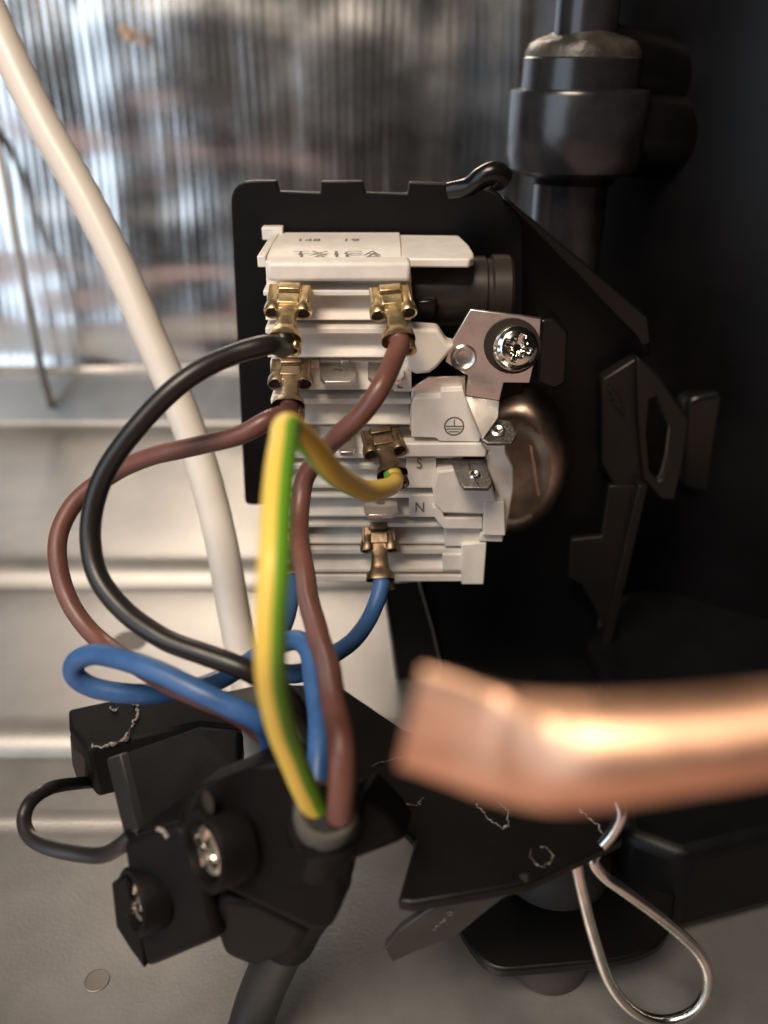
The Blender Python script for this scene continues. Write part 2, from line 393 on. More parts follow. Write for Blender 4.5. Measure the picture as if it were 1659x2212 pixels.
chip([(1145, 1835), (1152, 1858), (1170, 1870), (1190, 1866), (1194, 1850), (1180, 1832), (1165, 1828)], comp, r=.09)
chip([(805, 1653), (840, 1642), (868, 1635)], comp, r=.09)
chip([(912, 2016), (920, 2000), (945, 1980), (968, 1966), (974, 1968), (960, 1984), (940, 2004), (925, 2014)], comp, True, .17, P=lambda u, v: at(u, v, 126.6+ (v-1966)*.055))

# hollow bar of the bracket reaching to the left (bolted to the plate)
bar = [(147, 1531), (265, 1506), (470, 1484), (518, 1530), (516, 1572), (430, 1562), (190, 1619), (149, 1570)]
bm = bmesh.new(); prism(bm, [onZ(u, v, Z0-.3) for u, v in bar], (0, 0, -11.5)); link('bracket_bar', bm, M['black_clamp'], comp, .7)
bm = bmesh.new(); prism(bm, [at(151, 1588, 156.5), at(166, 1612, 153), at(182, 1640, 151), at(184, 1690, 153), at(168, 1690, 155), at(156, 1650, 157)], (.6, .3, 0)); link('bar_opening', bm, M['hole'], comp, .1)
chip([(262, 1508), (290, 1518), (297, 1535), (290, 1560), (272, 1590), (250, 1606), (220, 1612), (198, 1608)], comp, r=.42)
chip([(237, 1528), (246, 1533), (255, 1530)], comp, r=.3)

# tall grey side panel standing behind, seen between the cable and the plate
slab('skirt_panel', [(826, 1262), (908, 1255), (962, 1470), (882, 1575), (868, 1560)], 176, 1.5, M['grey_panel'], comp, .2)
bm = bmesh.new(); tube(bm, [onY(905, 1256, 174), onY(935, 1360, 174), onY(962, 1480, 174)], .22, 6); link('edge_glint', bm, M['tin_dull'], comp)  # pale tubes stand in for reflections along the panel's edges
bm = bmesh.new(); tube(bm, [onY(828, 1262, 174.5), onY(850, 1400, 174.5), onY(876, 1580, 174.5)], .25, 6); link('edge_glint', bm, M['tin_dull'], comp)

bm = bmesh.new(); prism(bm, [onZ(u, v, 24) for u, v in [(1262, 1385), (1340, 1560), (1345, 1800), (1480, 1850), (1680, 1800), (2100, 1700), (2100, 1290), (1352, 1270)]], (0, 0, -22)); link('shade_block', bm, M['black'], comp, 2.5, seg=3)  # added black block, stands in for the shaded floor beside the compressor
bm = bmesh.new(); prism(bm, [onZ(u, v, 23) for u, v in [(905, 1610), (962, 1425), (1262, 1425), (1345, 1560), (1345, 1720), (1000, 1660)]], (0, 0, -2)); link('shade_sheet', bm, M['black'], comp, .4)  # added black sheet, hides a bright floor strip where all is dark
bm = bmesh.new(); prism(bm, [onZ(u, v, 20.6) for u, v in [(1380, 1560), (1500, 1790), (1680, 1760), (2100, 1660), (2100, 1480)]], (0, 0, -17)); link('shade_skirt', bm, M['paint'], comp, .6)  # added black skirt, deepens the dark below the compressor
# ------------------------------------------------------------------ rubber foot with its foot plate, wire clip
foot = empty('rubber_foot', onZ(1210, 2010, 0), 'black rubber foot under a dark steel foot plate at the lower right', 'rubber foot')
bm = bmesh.new(); prism(bm, [onZ(u, v, 13) for u, v in rounded([(985, 1760), (975, 1990), (1060, 2098), (1360, 2072), (1450, 2030), (1485, 1700)], [20, 75, 45, 60, 60, 20])], (0, 0, -2.4)); link('foot_plate', bm, M['plate'], foot, .6)
fc = onZ(1215, 1960, 13)
bm = bmesh.new(); lathe(bm, [(0, 22), (7, 22), (8, 20), (8.2, 8), (9.6, 5), (10.8, 2), (10.8, 0)], fc+Vector((0, 10, 0)), (0, 0, 1), 40); link('rubber_bush', bm, M['rubber'], foot)
bm = bmesh.new(); lathe(bm, [(0, 10.5), (8, 10.5), (8.2, 6), (7.6, .4), (0, .3)], (fc.x-2, fc.y-1, 0), (0, 0, 1), 40); link('shadow_pad', bm, M['rubber'], foot)  # pad under the plate, also stands in for its faint shadow
clip = [(1333, 1728, 128), (1341, 1760, 128), (1322, 1800, 129), (1290, 1838, 130), (1281, 1862, 130), (1305, 1893, 131), (1345, 1922, 132), (1430, 1985, 135), (1500, 2048, 138), (1528, 2098, 139), (1524, 2150, 140), (1490, 2190, 141), (1430, 2205, 141.5), (1368, 2183, 140), (1316, 2120, 138), (1281, 2020, 134), (1258, 1930, 131), (1245, 1870, 129.5), (1240, 1840, 129)]
bm = bmesh.new(); tube(bm, catmull([at(*p) for p in clip], 8), .95, 12)
o = link('spring_clip', bm, M['wire_clip'], None); tag(o, 'bright bent steel wire loop hanging below the black plate at lower right', 'wire clip')

# ------------------------------------------------------------------ copper pipe, close to the lens
bm = bmesh.new()
prof = []   # u, v centre, depth, half height, half thickness, tilt
keys = [(886, 1550, 52.5, 3.85, .55, .30), (940, 1566, 52.3, 3.9, .6, .30), (1010, 1590, 52, 3.9, .75, .28), (1080, 1610, 51.6, 3.85, 1.2, .2), (1160, 1622, 50.7, 3.7, 2.1, .1), (1260, 1622, 49.8, 3.5, 2.9, 0), (1380, 1612, 49.3, 3.25, 3.1, 0), (1520, 1597, 48.8, 3.0, 3.0, 0), (1680, 1575, 48.3, 2.85, 2.85, 0), (1900, 1545, 47.5, 2.8, 2.8, 0)]
ctr = catmull([at(u, v, d) for u, v, d, *_ in keys], 8)
hh = catmull([Vector((k[3], k[4], k[5])) for k in keys], 8)
rings = []
SH = .94
upv = Vector((0, math.sin(PITCH), math.cos(PITCH))); n = len(ctr); seg = 40
for i, p in enumerate(ctr):
    t = (ctr[min(i+1, n-1)]-ctr[max(i-1, 0)]).normalized()
    up_ = (upv-t*upv.dot(t)).normalized(); fr = t.cross(up_)
    h, th, ti = hh[i]; h *= SH; th *= SH
    up_, fr = up_*math.cos(ti)+fr*math.sin(ti), fr*math.cos(ti)-up_*math.sin(ti)
    ring = []
    for k in range(seg):
        a = 2*math.pi*k/seg; c, s_ = math.cos(a), math.sin(a)
        sq = 1.0 if th > 2.4 else .75
        ring.append(bm.verts.new(p+up_*h*math.copysign(abs(c)**sq, c)+fr*th*math.copysign(abs(s_)**1.0, s_)))
    rings.append(ring)
for A, B in zip(rings, rings[1:]):
    for k in range(seg): bm.faces.new((A[k], A[(k+1) % seg], B[(k+1) % seg], B[k]))
bm.faces.new(rings[0]); bm.faces.new(rings[-1][::-1])
o = link('copper_pipe', bm, M['copper'], None); tag(o, 'blurred copper pipe with a flattened pinched end, nearest the camera at right', 'copper pipe')

# ------------------------------------------------------------------ black backing plate
bp_ = empty('backing_plate', onY(800, 1090, 168), 'flat black plastic plate with rounded corners behind the white terminal block', 'plate')
out = rounded([(497, 391), (597, 391), (602, 414), (692, 417), (694, 392), (784, 392), (789, 417), (880, 419), (884, 394), (1010, 398), (1075, 420), (1130, 470), (1130, 1091), (529, 1091)], [52, 0, 0, 0, 0, 0, 0, 0, 0, 0, 30, 30, 10, 14])
slab('plate_sheet', out, 174, 2.2, M['black'], bp_, .25)
bm = bmesh.new()
tube(bm, catmull([onY(968, 412, 166), onY(1010, 404, 165), onY(1040, 384, 164), onY(1068, 374, 164), onY(1084, 388, 165)], 6), lambda t: 1.5+.9*t, 10)
link('plate_hook', bm, M['black_gloss'], bp_)

# ------------------------------------------------------------------ white terminal block
tb = empty('terminal_block', onY(800, 1258, 150), 'white plastic terminal block full of wires in the middle of the picture', 'terminal block')
XL = -20.4
def profile_part(name, vy, x0, x1, yback=160.0, bevel=.18):
    bm = bmesh.new()
    pts = [Vector((x0, 144.6+(y-144.6)*(1.75 if y < 148.2 else 1.2), zat(v))) for v, y in vy]
    pts = [Vector((x0, yback, pts[0].z))]+pts+[Vector((x0, yback, pts[-1].z))]
    prism(bm, pts, (x1-x0, 0, 0))
    return link(name, bm, M['white'], tb, bevel, ang=25)
xr = lambda u, v: onY(u, v, 145).x
profile_part('terminal_row', [(611, 148.5), (625, 148.5), (626.5, 144.6), (638, 144.6), (640, 147), (655, 147), (689, 145), (693, 145), (694, 147.6), (703, 147.6), (705, 144.3), (718, 144.3), (721, 146.8), (738, 146.6), (766, 144.6), (771, 144.6)], XL, xr(889, 690))
profile_part('terminal_row', [(771.4, 150), (789, 150), (790, 146.4), (838, 145.8), (848, 145.6), (849, 147.6), (860, 147.6), (861, 144.8), (873, 144.8), (875, 147.4), (888, 147.2), (914, 145), (919, 145)], XL, xr(888, 850))
profile_part('terminal_row', [(919.4, 150), (936, 150), (937, 146.8), (976, 146.4), (977, 144.8), (990, 144.8), (991, 147.8), (1001, 147.8), (1003, 144.8), (1014, 144.8), (1016, 146.4), (1048, 145), (1056, 145)], XL-.4, xr(1000, 1000))
profile_part('terminal_row', [(1056.4, 150), (1067, 150), (1068.5, 144.8), (1076, 144.8), (1078, 147.5), (1090, 147.4), (1112, 145), (1118, 145)], XL-.6, xr(1003, 1090))
profile_part('terminal_row', [(1118.4, 150), (1130, 150), (1131, 144.8), (1139, 144.8), (1141, 147.4), (1155, 147.2), (1174, 145.2), (1179, 145.2), (1180, 147), (1184, 147), (1185, 144.8), (1197, 144.8), (1199, 147.2), (1222, 145.6), (1228, 144.8), (1236, 144.8), (1237, 146.6), (1242, 146.6), (1243, 144.8), (1256, 144.8)], XL-.8, xr(1003, 1180))
# top cover, its printed face and the lip in front
zt = onY(830, 557, 149.5).z
bm = bmesh.new(); box(bm, onY(577, 560, 145).x, onY(887, 560, 145).x, 143.6, 148.6, zat(609, 143.6), zt+.45); link('cover_lip', bm, M['white'], tb, .7, seg=3)
bm = bmesh.new()
xa, xb = onY(573, 545, 150).x, onY(1031, 545, 150).x
pts = [(xa, 149.2, zt-6), (xa, 149.2, zt-.6), (xa, 150.5, zt-.1), (xa, 160, zt+.25), (xa, 172.6, zt+.2), (xa, 172.6, zt-6)]
prism(bm, [Vector(p) for p in pts[:1]+pts[1:]], (onY(868, 545, 150).x-xa, 0, 0)); link('top_cover', bm, M['white'], tb, .15)
bm = bmesh.new()
x2 = onY(866, 545, 150).x
prism(bm, [Vector(p) for p in ((x2, 150.2, zt-.2), (xb-1.4, 149.8, zt-.2), (xb-.4, 151.5, zt-.2), (xb-.1, 155, zt-.2), (xb-.3, 162, zt-.2), (xb-1.4, 171.6, zt-.2), (x2, 172.4, zt-.2))], (0, 0, -1.6)); link('cover_strip', bm, M['white'], tb, .35)
bm = bmesh.new(); box(bm, onY(557, 566, 150).x, onY(583, 566, 150).x-.6, 149.4, 172.8, zt-1.6, zt+.35); link('side_lug', bm, M['white'], tb, .2)
bm = bmesh.new(); box(bm, onY(567, 500, 172).x, onY(612, 500, 172).x, 171.0, 173.6, zt-1, zt+1.4); link('top_lug', bm, M['white'], tb, .2)

def text(name, s, size, org, xdir, ydir, m, parent, sx=1.0):
    cu = bpy.data.curves.new('t', 'FONT'); cu.body = s; cu.size = 1.0; cu.align_x = 'LEFT'; cu.extrude = 0.0
    cu.offset = 0.0 if len(s) > 1 else -0.002
    to = bpy.data.objects.new('t', cu); C.objects.link(to)
    dg = bpy.context.evaluated_depsgraph_get(); me = bpy.data.meshes.new_from_object(to.evaluated_get(dg))
    bpy.data.objects.remove(to); bpy.data.curves.remove(cu)
    bm = bmesh.new(); bm.from_mesh(me); bpy.data.meshes.remove(me)
    xd, yd = Vector(xdir).normalized(), Vector(ydir).normalized()
    for vtx in bm.verts: vtx.co = Vector(org)+xd*vtx.co.x*size*sx+yd*vtx.co.y*size
    return link(name, bm, m, parent, smooth=False)
def topz(Y): return zt+.1+.30*min(1, (Y-150)/8)+.05
pL = onY(640, 518, 164); text('date_print', '148', 3.2, (pL.x, 163.0, zt+.36), (1, 0, 0.0), (0, 1, 0), M['print_faint'], tb, .95)
pL = onY(738, 518, 164); text('date_print', '19', 3.2, (pL.x, 163.0, zt+.36), (1, 0, 0), (0, 1, 0), M['print_faint'], tb, 1.05)
pL = onY(632, 553, 152); text('type_print', 'TX1CA', 5.6, (pL.x, 149.4, zt+.42), (1, 0, 0), (0, 1, 0), M['print_faint'], tb, .87)
YF = 144.62
for s_, u, v, sz in (('S', 899, 1012, 2.9), ('N', 895, 1106, 2.9)):
    text('letter_print', s_, sz*1.05, onY(u, v, 143.9 if s_ == 'S' else 144.1), (1, 0, 0), (0, 0, 1), M['print'], tb, .85)
text('letter_print', 'L', 2.9, onY(857, 839, 143.6), (1, 0, 0), (0, 0, 1), M['print'], tb, .75)
slab('print_pad', [(850, 776), (889, 776), (889, 846), (850, 846)], 143.8, 3.4, M['white'], tb, .1)
slab('print_pad', [(878, 990), (942, 990), (942, 1054), (878, 1054)], 144.1, 3.0, M['white'], tb, .12)
slab('print_pad', [(884, 1070), (944, 1070), (944, 1117), (884, 1117)], 144.3, 3.0, M['white'], tb, .12)
slab('end_wall', [(960, 1131), (1040, 1131), (1040, 1180), (960, 1180)], 144.5, 3.0, M['white'], tb, .12)
slab('end_wall', [(956, 1198), (1003, 1198), (1003, 1232), (956, 1232)], 144.55, 3.0, M['white'], tb, .12)
slab('corner_post', [(997, 1176), (1051, 1172), (1045, 1263), (997, 1263)], 143.6, 16, M['white'], tb, .25)
# terminal tabs standing out of the slots
def tab(u0, u1, v0, v1, y0=149, y1=139.5):
    a, b = onY(u0+3, v0, y0), onY(u1-3, v0, y0); c, d = onY(u1-3, v1, y1), onY(u0+3, v1, y1)
    n_ = (b-a).cross(c-b).normalized(); n_ = n_ if n_.z > 0 else -n_
    m1 = a+(d-a)*.78; m2 = b+(c-b)*.78
    bm = bmesh.new(); prism(bm, [a, b, m2, c+(d-c)*.14, d+(c-d)*.14, m1], n_*-.85)
    o_ = link('terminal_tab', bm, M['tin'], tb, .12)
    ce = (a+b+c+d)/4; bm = bmesh.new(); lathe(bm, [(0, .03), (.62, .03), (.8, .06), (.86, .02)], ce+n_*.02, n_, 16); link('tab_dimple', bm, M['tin_dull'], o_)
tab(688, 772, 776, 824); tab(792, 876, 776, 822); tab(727, 770, 925, 976)
tab(783, 862, 1060, 1112); 
for u, v in ((737, 778), (672, 778), (604+60, 926), (868, 780)):
    slab('contact_spring', [(u, v), (u+18, v), (u+18, v+17), (u, v+17)], 147.2, 2, M['tin'], tb, .15)
slab('contact_bar', [(600, 1057), (1000, 1057), (1000, 1067), (600, 1067)], 149, 1.5, M['tin_dull'], tb, .1)
slab('contact_bar', [(600, 1119), (790, 1119), (790, 1130), (600, 1130)], 149, 1.5, M['tin_dull'], tb, .1)
# earth side: finger, sheet metal, cover, symbol
slab('cover_finger', [(884, 708), (947, 712), (967, 744), (984, 745), (976, 758), (944, 795), (928, 807), (899, 810), (876, 798), (872, 730)], 142.8, 4.5, M['translucent'], tb, .9, seg=3)
es = empty('earth_strip', onY(1080, 760, 146), 'x', 'x'); 
for k_ in ('label', 'category'): del es[k_]
C.objects.unlink(es); bpy.data.objects.remove(es)
ring_uv = []
slab('earth_plate', [(1016, 668), (1169, 688), (1166, 735), (1150, 800), (1144, 828), (1088, 827), (1079, 866), (1004, 855), (1010, 812), (962, 782), (974, 740)], 146, .9, M['tin'], tb, .15)
slab('earth_plate', [(889, 838), (926, 814), (1006, 813), (1006, 900), (892, 930), (884, 930)], 145.2, .8, M['tin'], tb, .15)
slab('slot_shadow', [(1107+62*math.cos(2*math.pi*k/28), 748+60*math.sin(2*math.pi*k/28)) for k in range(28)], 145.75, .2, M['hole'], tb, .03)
bm = bmesh.new()
pr = [at(1004, 855, 149.5), at(1079, 866, 150.5), at(1076, 902, 144), at(1042, 948, 142.5)]
prism(bm, pr, (0, .5, -.6)); link('earth_flap', bm, M['tin'], tb, .12)
bm = bmesh.new()
pr = [at(1040, 948, 142.4), at(1046, 915, 146), at(1060, 903, 147), at(1102, 909, 147.5), at(1118, 938, 144.5), at(1106, 957, 142.2), at(1054, 957, 142)]
prism(bm, pr, (0, .4, -.7)); link('earth_tab', bm, M['tin_dull'], tb, .15)
bm = bmesh.new(); lathe(bm, [(.3, .1), (.9, .35), (1.3, .1)], at(1075, 930, 144.3), (0, -.45, .9), 16); link('tab_dimple', bm, M['tin'], tb)
# pressed dimple ring
bm = bmesh.new(); lathe(bm, [(0, .1), (1.2, .3), (1.6, .8), (2.0, .9), (2.25, .5), (2.4, 0)], onY(1001, 772, 146.0), (0, -1, .12), 28); link('plate_dimple', bm, M['tin'], tb)
# earth screw, cross recessed pan head
sc_ = onY(1112, 750, 146)
ax = Vector((.10, -.96, .26)).normalized()
bm = bmesh.new()
RH = 4.15
for_prof = [(RH*.96, -.2), (RH, .5), (RH*.97, 1.0), (RH*.88, 1.7), (RH*.72, 2.25), (RH*.5, 2.6), (RH*.25, 2.8), (0, 2.86)]
seg = 72; f_ = Vector((0, 0, 1)); f_ = (f_-ax*f_.dot(ax)).normalized(); s_ = ax.cross(f_)
rings = []
prof2 = []
for a_, b_ in zip(for_prof, for_prof[1:]):
    for k in range(5): prof2.append((a_[0]+(b_[0]-a_[0])*k/5, a_[1]+(b_[1]-a_[1])*k/5))
prof2 = prof2[:-2]
def recess(x, y):
    q = R(20); x, y = x*math.cos(q)-y*math.sin(q), x*math.sin(q)+y*math.cos(q)
    d = min(max(abs(x)-RH*.14, abs(y)-RH*.60), max(abs(y)-RH*.14, abs(x)-RH*.60))
    q = R(45); xx, yy = x*math.cos(q)-y*math.sin(q), x*math.sin(q)+y*math.cos(q)
    d2 = min(max(abs(xx)-RH*.05, abs(yy)-RH*.45), max(abs(yy)-RH*.05, abs(xx)-RH*.45))
    dep = max(0, min(1, -d/.25))*1.6+max(0, min(1, -d2/.15))*.5
    return dep*max(0.15, 1-math.hypot(x, y)/(RH*.75))
for rr, h in prof2:
    rings.append([bm.verts.new(sc_+(f_*math.cos(2*math.pi*k/seg)+s_*math.sin(2*math.pi*k/seg))*rr+ax*(h-recess(rr*math.cos(2*math.pi*k/seg), rr*math.sin(2*math.pi*k/seg)))) for k in range(seg)])
for A, B in zip(rings, rings[1:]):
    for k in range(seg): bm.faces.new((A[k], A[(k+1) % seg], B[(k+1) % seg], B[k]))
bm.faces.new(rings[-1])
link('earth_screw', bm, M['chrome'], tb)
# moulded cover with the earth symbol
slab('earth_cover', rounded([(953, 845), (1001, 843), (1007, 866), (1038, 943), (1036, 955), (949, 953), (942, 946), (889, 944), (891, 859), (951, 859)], [4, 3, 3, 3, 3, 4, 4, 3, 14, 2]), 143.0, 3.2, M['white'], tb, .3)
pc_ = onY(981, 921, 142.95); bm = bmesh.new()
rr_ = 1.72
lathe(bm, [(rr_-.16, 0), (rr_+.10, 0)], pc_, (0, -1, 0), 48)
def bar2(x0, x1, z0, z1):
    vs = [bm.verts.new(pc_+Vector((x, -.003, z))) for x, z in ((x0, z0), (x1, z0), (x1, z1), (x0, z1))]; bm.faces.new(vs)
bar2(-.10, .10, 0, 1.25); bar2(-1.5, 1.5, -.12, .10); bar2(-1.35, 1.35, -.62, -.42); bar2(-.95, .95, -1.15, -.95)
link('earth_symbol', bm, M['print'], tb, smooth=False)
# shelf under it and the carrier arm at the right
slab('shelf', rounded([(868, 958), (1040, 958), (1052, 975), (1050, 988), (868, 988)], [0, 2, 4, 6, 0]), 142.6, 3.0, M['white'], tb, .35)
slab('carrier_arm', [(1036, 956), (1092, 959), (1092, 977), (1109, 1010), (1111, 1054), (1092, 1158), (1083, 1158), (1083, 1084), (1078, 1076), (1053, 1012), (1050, 985), (1058, 975), (1038, 972)], 144.0, 7.5, M['white'], tb, .4)
slab('carrier_pad', rounded([(1046, 1084), (1090, 1084), (1092, 1158), (1043, 1157)], 4), 142.2, 5, M['white'], tb, .35)
slab('carrier_foot', [(1038, 1150), (1088, 1152), (1086, 1172), (1034, 1170)], 143.4, 9, M['white'], tb, .3)
slab('clip_body', rounded([(944, 1018), (984, 1014), (1000, 1048), (1062, 1044), (1073, 1084), (1073, 1100), (1046, 1112), (957, 1110), (938, 1090), (934, 1055)], 5), 142.4, 6.5, M['white'], tb, .9, seg=3)
slab('clip_lip', rounded([(934, 1095), (952, 1095), (960, 1119), (1042, 1119), (1042, 1143), (958, 1142), (940, 1120)], 3), 142.8, 6, M['white'], tb, .5)
slab('clip_gap', [(955, 1109), (1050, 1109), (1046, 1120), (960, 1120)], 144.6, 1, M['hole'], tb, .05)
bm = bmesh.new()
prism(bm, [at(974, 990, 158), at(1046, 990, 158), at(1064, 1042, 152.6), at(1056, 1054, 151.6), at(1002, 1053, 151.4), at(994, 1042, 152.4)], (0, .4, -.9)); link('clip_blade', bm, M['tin_dull'], tb, .2)
bm = bmesh.new(); tube(bm, [at(1010, 991, 157.6), at(1018, 1020, 154.4)], .1, 5); tube(bm, [at(1018, 1020, 154.3), at(1036, 1052, 151.2)], .08, 5); link('blade_crease', bm, M['hole'], tb)
bm = bmesh.new(); lathe(bm, [(.25, .1), (.7, .35), (1.1, .05)], at(1025, 1025, 154.0), (0, -.5, .86), 14); link('tab_dimple', bm, M['tin'], tb)
slab('slot_back', [(945, 988), (1052, 988), (1075, 1080), (1060, 1100), (945, 1050)], 150.5, 2, M['black'], tb, .1)
# black cylinder (protector) behind the upper right
pr_ = empty('motor_protector', onY(970, 640, 160), 'black cylindrical overload protector tucked behind the white cover at upper right', 'protector')
bm = bmesh.new(); c0 = onY(880, 632, 160)
lathe(bm, [(0, 0), (6.4, 0), (6.6, .4), (6.6, 14.2), (6.2, 14.6), (6.2, 15.2), (6.9, 15.6), (6.9, 18.6), (6.3, 19.2), (0, 19.2)], c0, (1, 0, 0), 48); link('body', bm, M['protector'] if 'protector' in M else M['black_gloss'], pr_)
slab('contact_block', [(896, 650), (945, 646), (941, 690), (896, 694)], 151.5, 4, M['black_gloss'], pr_, .5)

# ------------------------------------------------------------------ wires with their crimped spade connectors
GW = 'insulated wires plugged into the terminal block'
def connector(parent, b, e, m, width=7.0, nose=None):
    """receptacle at b, crimp end at e (world mm)"""
    y = (e-b); L = y.length; y.normalize()
    x = Vector((1, 0, 0)); x = (x-y*x.dot(y)).normalized(); z = x.cross(y)
    if z.z < 0: z = -z
    def W(px, py, pz): return b+x*px+y*py+z*pz
    hw = width/2; Lb = L*.50
    bm = bmesh.new()
    # roof of the receptacle, narrowing to the neck, with raised step and lock slot
    bm = bmesh.new()
    for (q0, q1) in (((0, hw*.97, .15), (Lb*.60, hw*.92, .25)), ((Lb*.60, hw*.92, .25), (Lb*.90, 2.0, .35))):
        A = [W(sx*q0[1], q0[0], q0[2]+dz) for sx, dz in ((-1, 0), (1, 0), (1, -.75), (-1, -.75))]
        B = [W(sx*q1[1], q1[0], q1[2]+dz) for sx, dz in ((-1, 0), (1, 0), (1, -.75), (-1, -.75))]
        va = [bm.verts.new(p) for p in A]; vb = [bm.verts.new(p) for p in B]
        for k in range(4): bm.faces.new((va[k], va[(k+1) % 4], vb[(k+1) % 4], vb[k]))
        if q0[0] == 0: bm.faces.new(va)
        else: bm.faces.new(vb)
    bmesh.ops.remove_doubles(bm, verts=bm.verts, dist=.001)
    body = link('spade_connector', bm, m, parent, .14)
    bm = bmesh.new()
    prism(bm, [W(px, L*.015, pz) for px, pz in ((-hw*.62, .1), (-hw*.5, .85), (hw*.5, .85), (hw*.62, .1))], y*(L*.12))
    prism(bm, [W(px, L*.19, pz) for px, pz in ((-hw*.6, .1), (-hw*.48, .62), (hw*.48, .62), (hw*.6, .1))], y*(L*.17))
    for sx in (-1, 1): prism(bm, [W(px, L*.02, pz) for px, pz in ((sx*hw*1.0, -.9), (sx*hw*1.0, .35), (sx*hw*.86, .5), (sx*hw*.8, -.2))], y*(L*.33))
    link('lock_step', bm, m, body, .12)
    bm = bmesh.new(); prism(bm, [W(px, L*.145, pz) for px, pz in ((-hw*.5, .2), (-hw*.5, .3), (hw*.5, .3), (hw*.5, .2))], y*(L*.03)); link('lock_slot', bm, M['hole'], body)
    for s_ in (-1, 1):                                  # rolled edges, open at the end like two eyes
        bm = bmesh.new(); ro = 1.5; ri = 1.2; cx = s_*(hw*1.02-1.1); cz = -.75
        lathe(bm, [(.3, L*.16), (.9, L*.16), (1.1, L*.25), (ro, L*.36), (ro*1.02, L*.45), (ro*.97, L*.47), (ri, L*.46), (ri*.9, L*.34), (0, L*.32)], W(cx, 0, cz), y, 26)
        rl = link('rolled_edge', bm, m, body)
        bm = bmesh.new(); lathe(bm, [(0, 0), (ri*.98, 0)], W(cx, L*.44, cz), y, 20); link('roll_hollow', bm, M['hole'], rl)  # dark disc stands in for the shade inside the roll
    # neck and crimp barrel
    bm = bmesh.new()
    secs = [(Lb*.72, 2.1, .30, -1.2), (Lb*.95, 1.8, .45, -1.3), (L*.56, 1.6, .65, -1.4), (L*.64, 1.65, .95, -1.5), (L*.74, 1.8, 1.15, -1.6), (L*.80, 2.0, 1.25, -1.8), (L*.85, 2.6, 1.7, -2.1), (L*.96, 2.8, 1.85, -2.2)]
    rings = []
    for py, w_, t_, b_ in secs:
        ring = []
        for k in range(18):
            a = 2*math.pi*k/18; c, s2 = math.cos(a), math.sin(a)
            mid = (t_+b_)/2; hz = (t_-b_)/2
            ring.append(bm.verts.new(W(math.copysign(abs(c)**.75, c)*w_, py, mid+math.copysign(abs(s2)**.75, s2)*hz)))
        rings.append(ring)
    for A, B in zip(rings, rings[1:]):
        for k in range(18): bm.faces.new((A[k], A[(k+1) % 18], B[(k+1) % 18], B[k]))
    link('crimp_barrel', bm, m, body)
    bm = bmesh.new()   # the open curl of the insulation crimp
    arc = [W(math.cos(a)*1.3+1.5, L*.96, -1.3+math.sin(a)*1.25) for a in [R(q) for q in range(-150, 110, 20)]]
    vs = []
    for p in arc: vs.append((bm.verts.new(p-y*1.3), bm.verts.new(p+y*1.5)))
    for A, B in zip(vs, vs[1:]): bm.faces.new((A[0], A[1], B[1], B[0]))
    o_ = link('crimp_wing', bm, m, body)
    sm = o_.modifiers.new('thick', 'SOLIDIFY'); sm.thickness = .35*S
    return body
def wire(name, label, pts, m, r=1.62, conn=None, cm=None, width=7.0, n=9):
    P = [at(*p) for p in pts]
    if conn:                                   # the core runs into the crimp barrel
        b_, e_ = onY(*conn[0]), onY(*conn[1]); y_ = (e_-b_).normalized()
        if (P[0]-e_).length < (P[-1]-e_).length: P = [e_-y_*.9, e_+y_*.9]+P[2:]
        else: P = P[:-2]+[e_+y_*.9, e_-y_*.9]
    root = empty(name, P[0], label, 'wire', GW)
    path = catmull(P, n)
    path = [p+Vector((noise.noise(p*.09), noise.noise(p*.09+Vector((31, 0, 0))), noise.noise(p*.09+Vector((0, 17, 0)))))*.45 for p in path]
    bm = bmesh.new(); tube(bm, path, lambda t: r*(1+.03*noise.noise(Vector((t*23, r*10, P[0].x)))), 18)
    link('insulation', bm, m, root)
    if conn:
        (u0, v0, y0), (u1, v1, y1) = conn
        connector(root, onY(u0, v0, y0), onY(u1, v1, y1), cm, width)
    return root, path
YB, YE = 146.0, 135.5
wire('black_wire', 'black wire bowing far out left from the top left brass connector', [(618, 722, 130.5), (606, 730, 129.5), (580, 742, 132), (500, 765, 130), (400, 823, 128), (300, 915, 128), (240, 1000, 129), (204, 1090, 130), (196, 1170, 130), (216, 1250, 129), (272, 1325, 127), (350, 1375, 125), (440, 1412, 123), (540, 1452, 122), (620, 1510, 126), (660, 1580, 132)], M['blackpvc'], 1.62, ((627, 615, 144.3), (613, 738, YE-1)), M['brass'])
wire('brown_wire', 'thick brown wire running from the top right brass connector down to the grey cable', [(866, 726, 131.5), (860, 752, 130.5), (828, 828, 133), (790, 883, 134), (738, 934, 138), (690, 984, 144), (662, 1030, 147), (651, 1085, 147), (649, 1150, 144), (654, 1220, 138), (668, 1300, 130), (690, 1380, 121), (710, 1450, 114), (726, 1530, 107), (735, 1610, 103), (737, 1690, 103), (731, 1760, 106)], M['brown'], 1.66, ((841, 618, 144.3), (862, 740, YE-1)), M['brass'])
wire('brown_wire', 'brown wire sweeping left across the white cable from the second left connector', [(628, 868, 134.5), (612, 890, 133), (585, 906, 138), (520, 940, 138), (430, 963, 140), (340, 983, 143), (250, 1018, 147), (175, 1070, 148), (132, 1140, 147), (124, 1210, 146), (145, 1290, 145), (190, 1360, 143), (245, 1408, 139), (310, 1444, 130), (420, 1502, 122), (510, 1545, 121), (585, 1600, 124)], M['brown'], 1.6, ((630, 776, YB), (622, 882, YE)), M['brass_dull'])
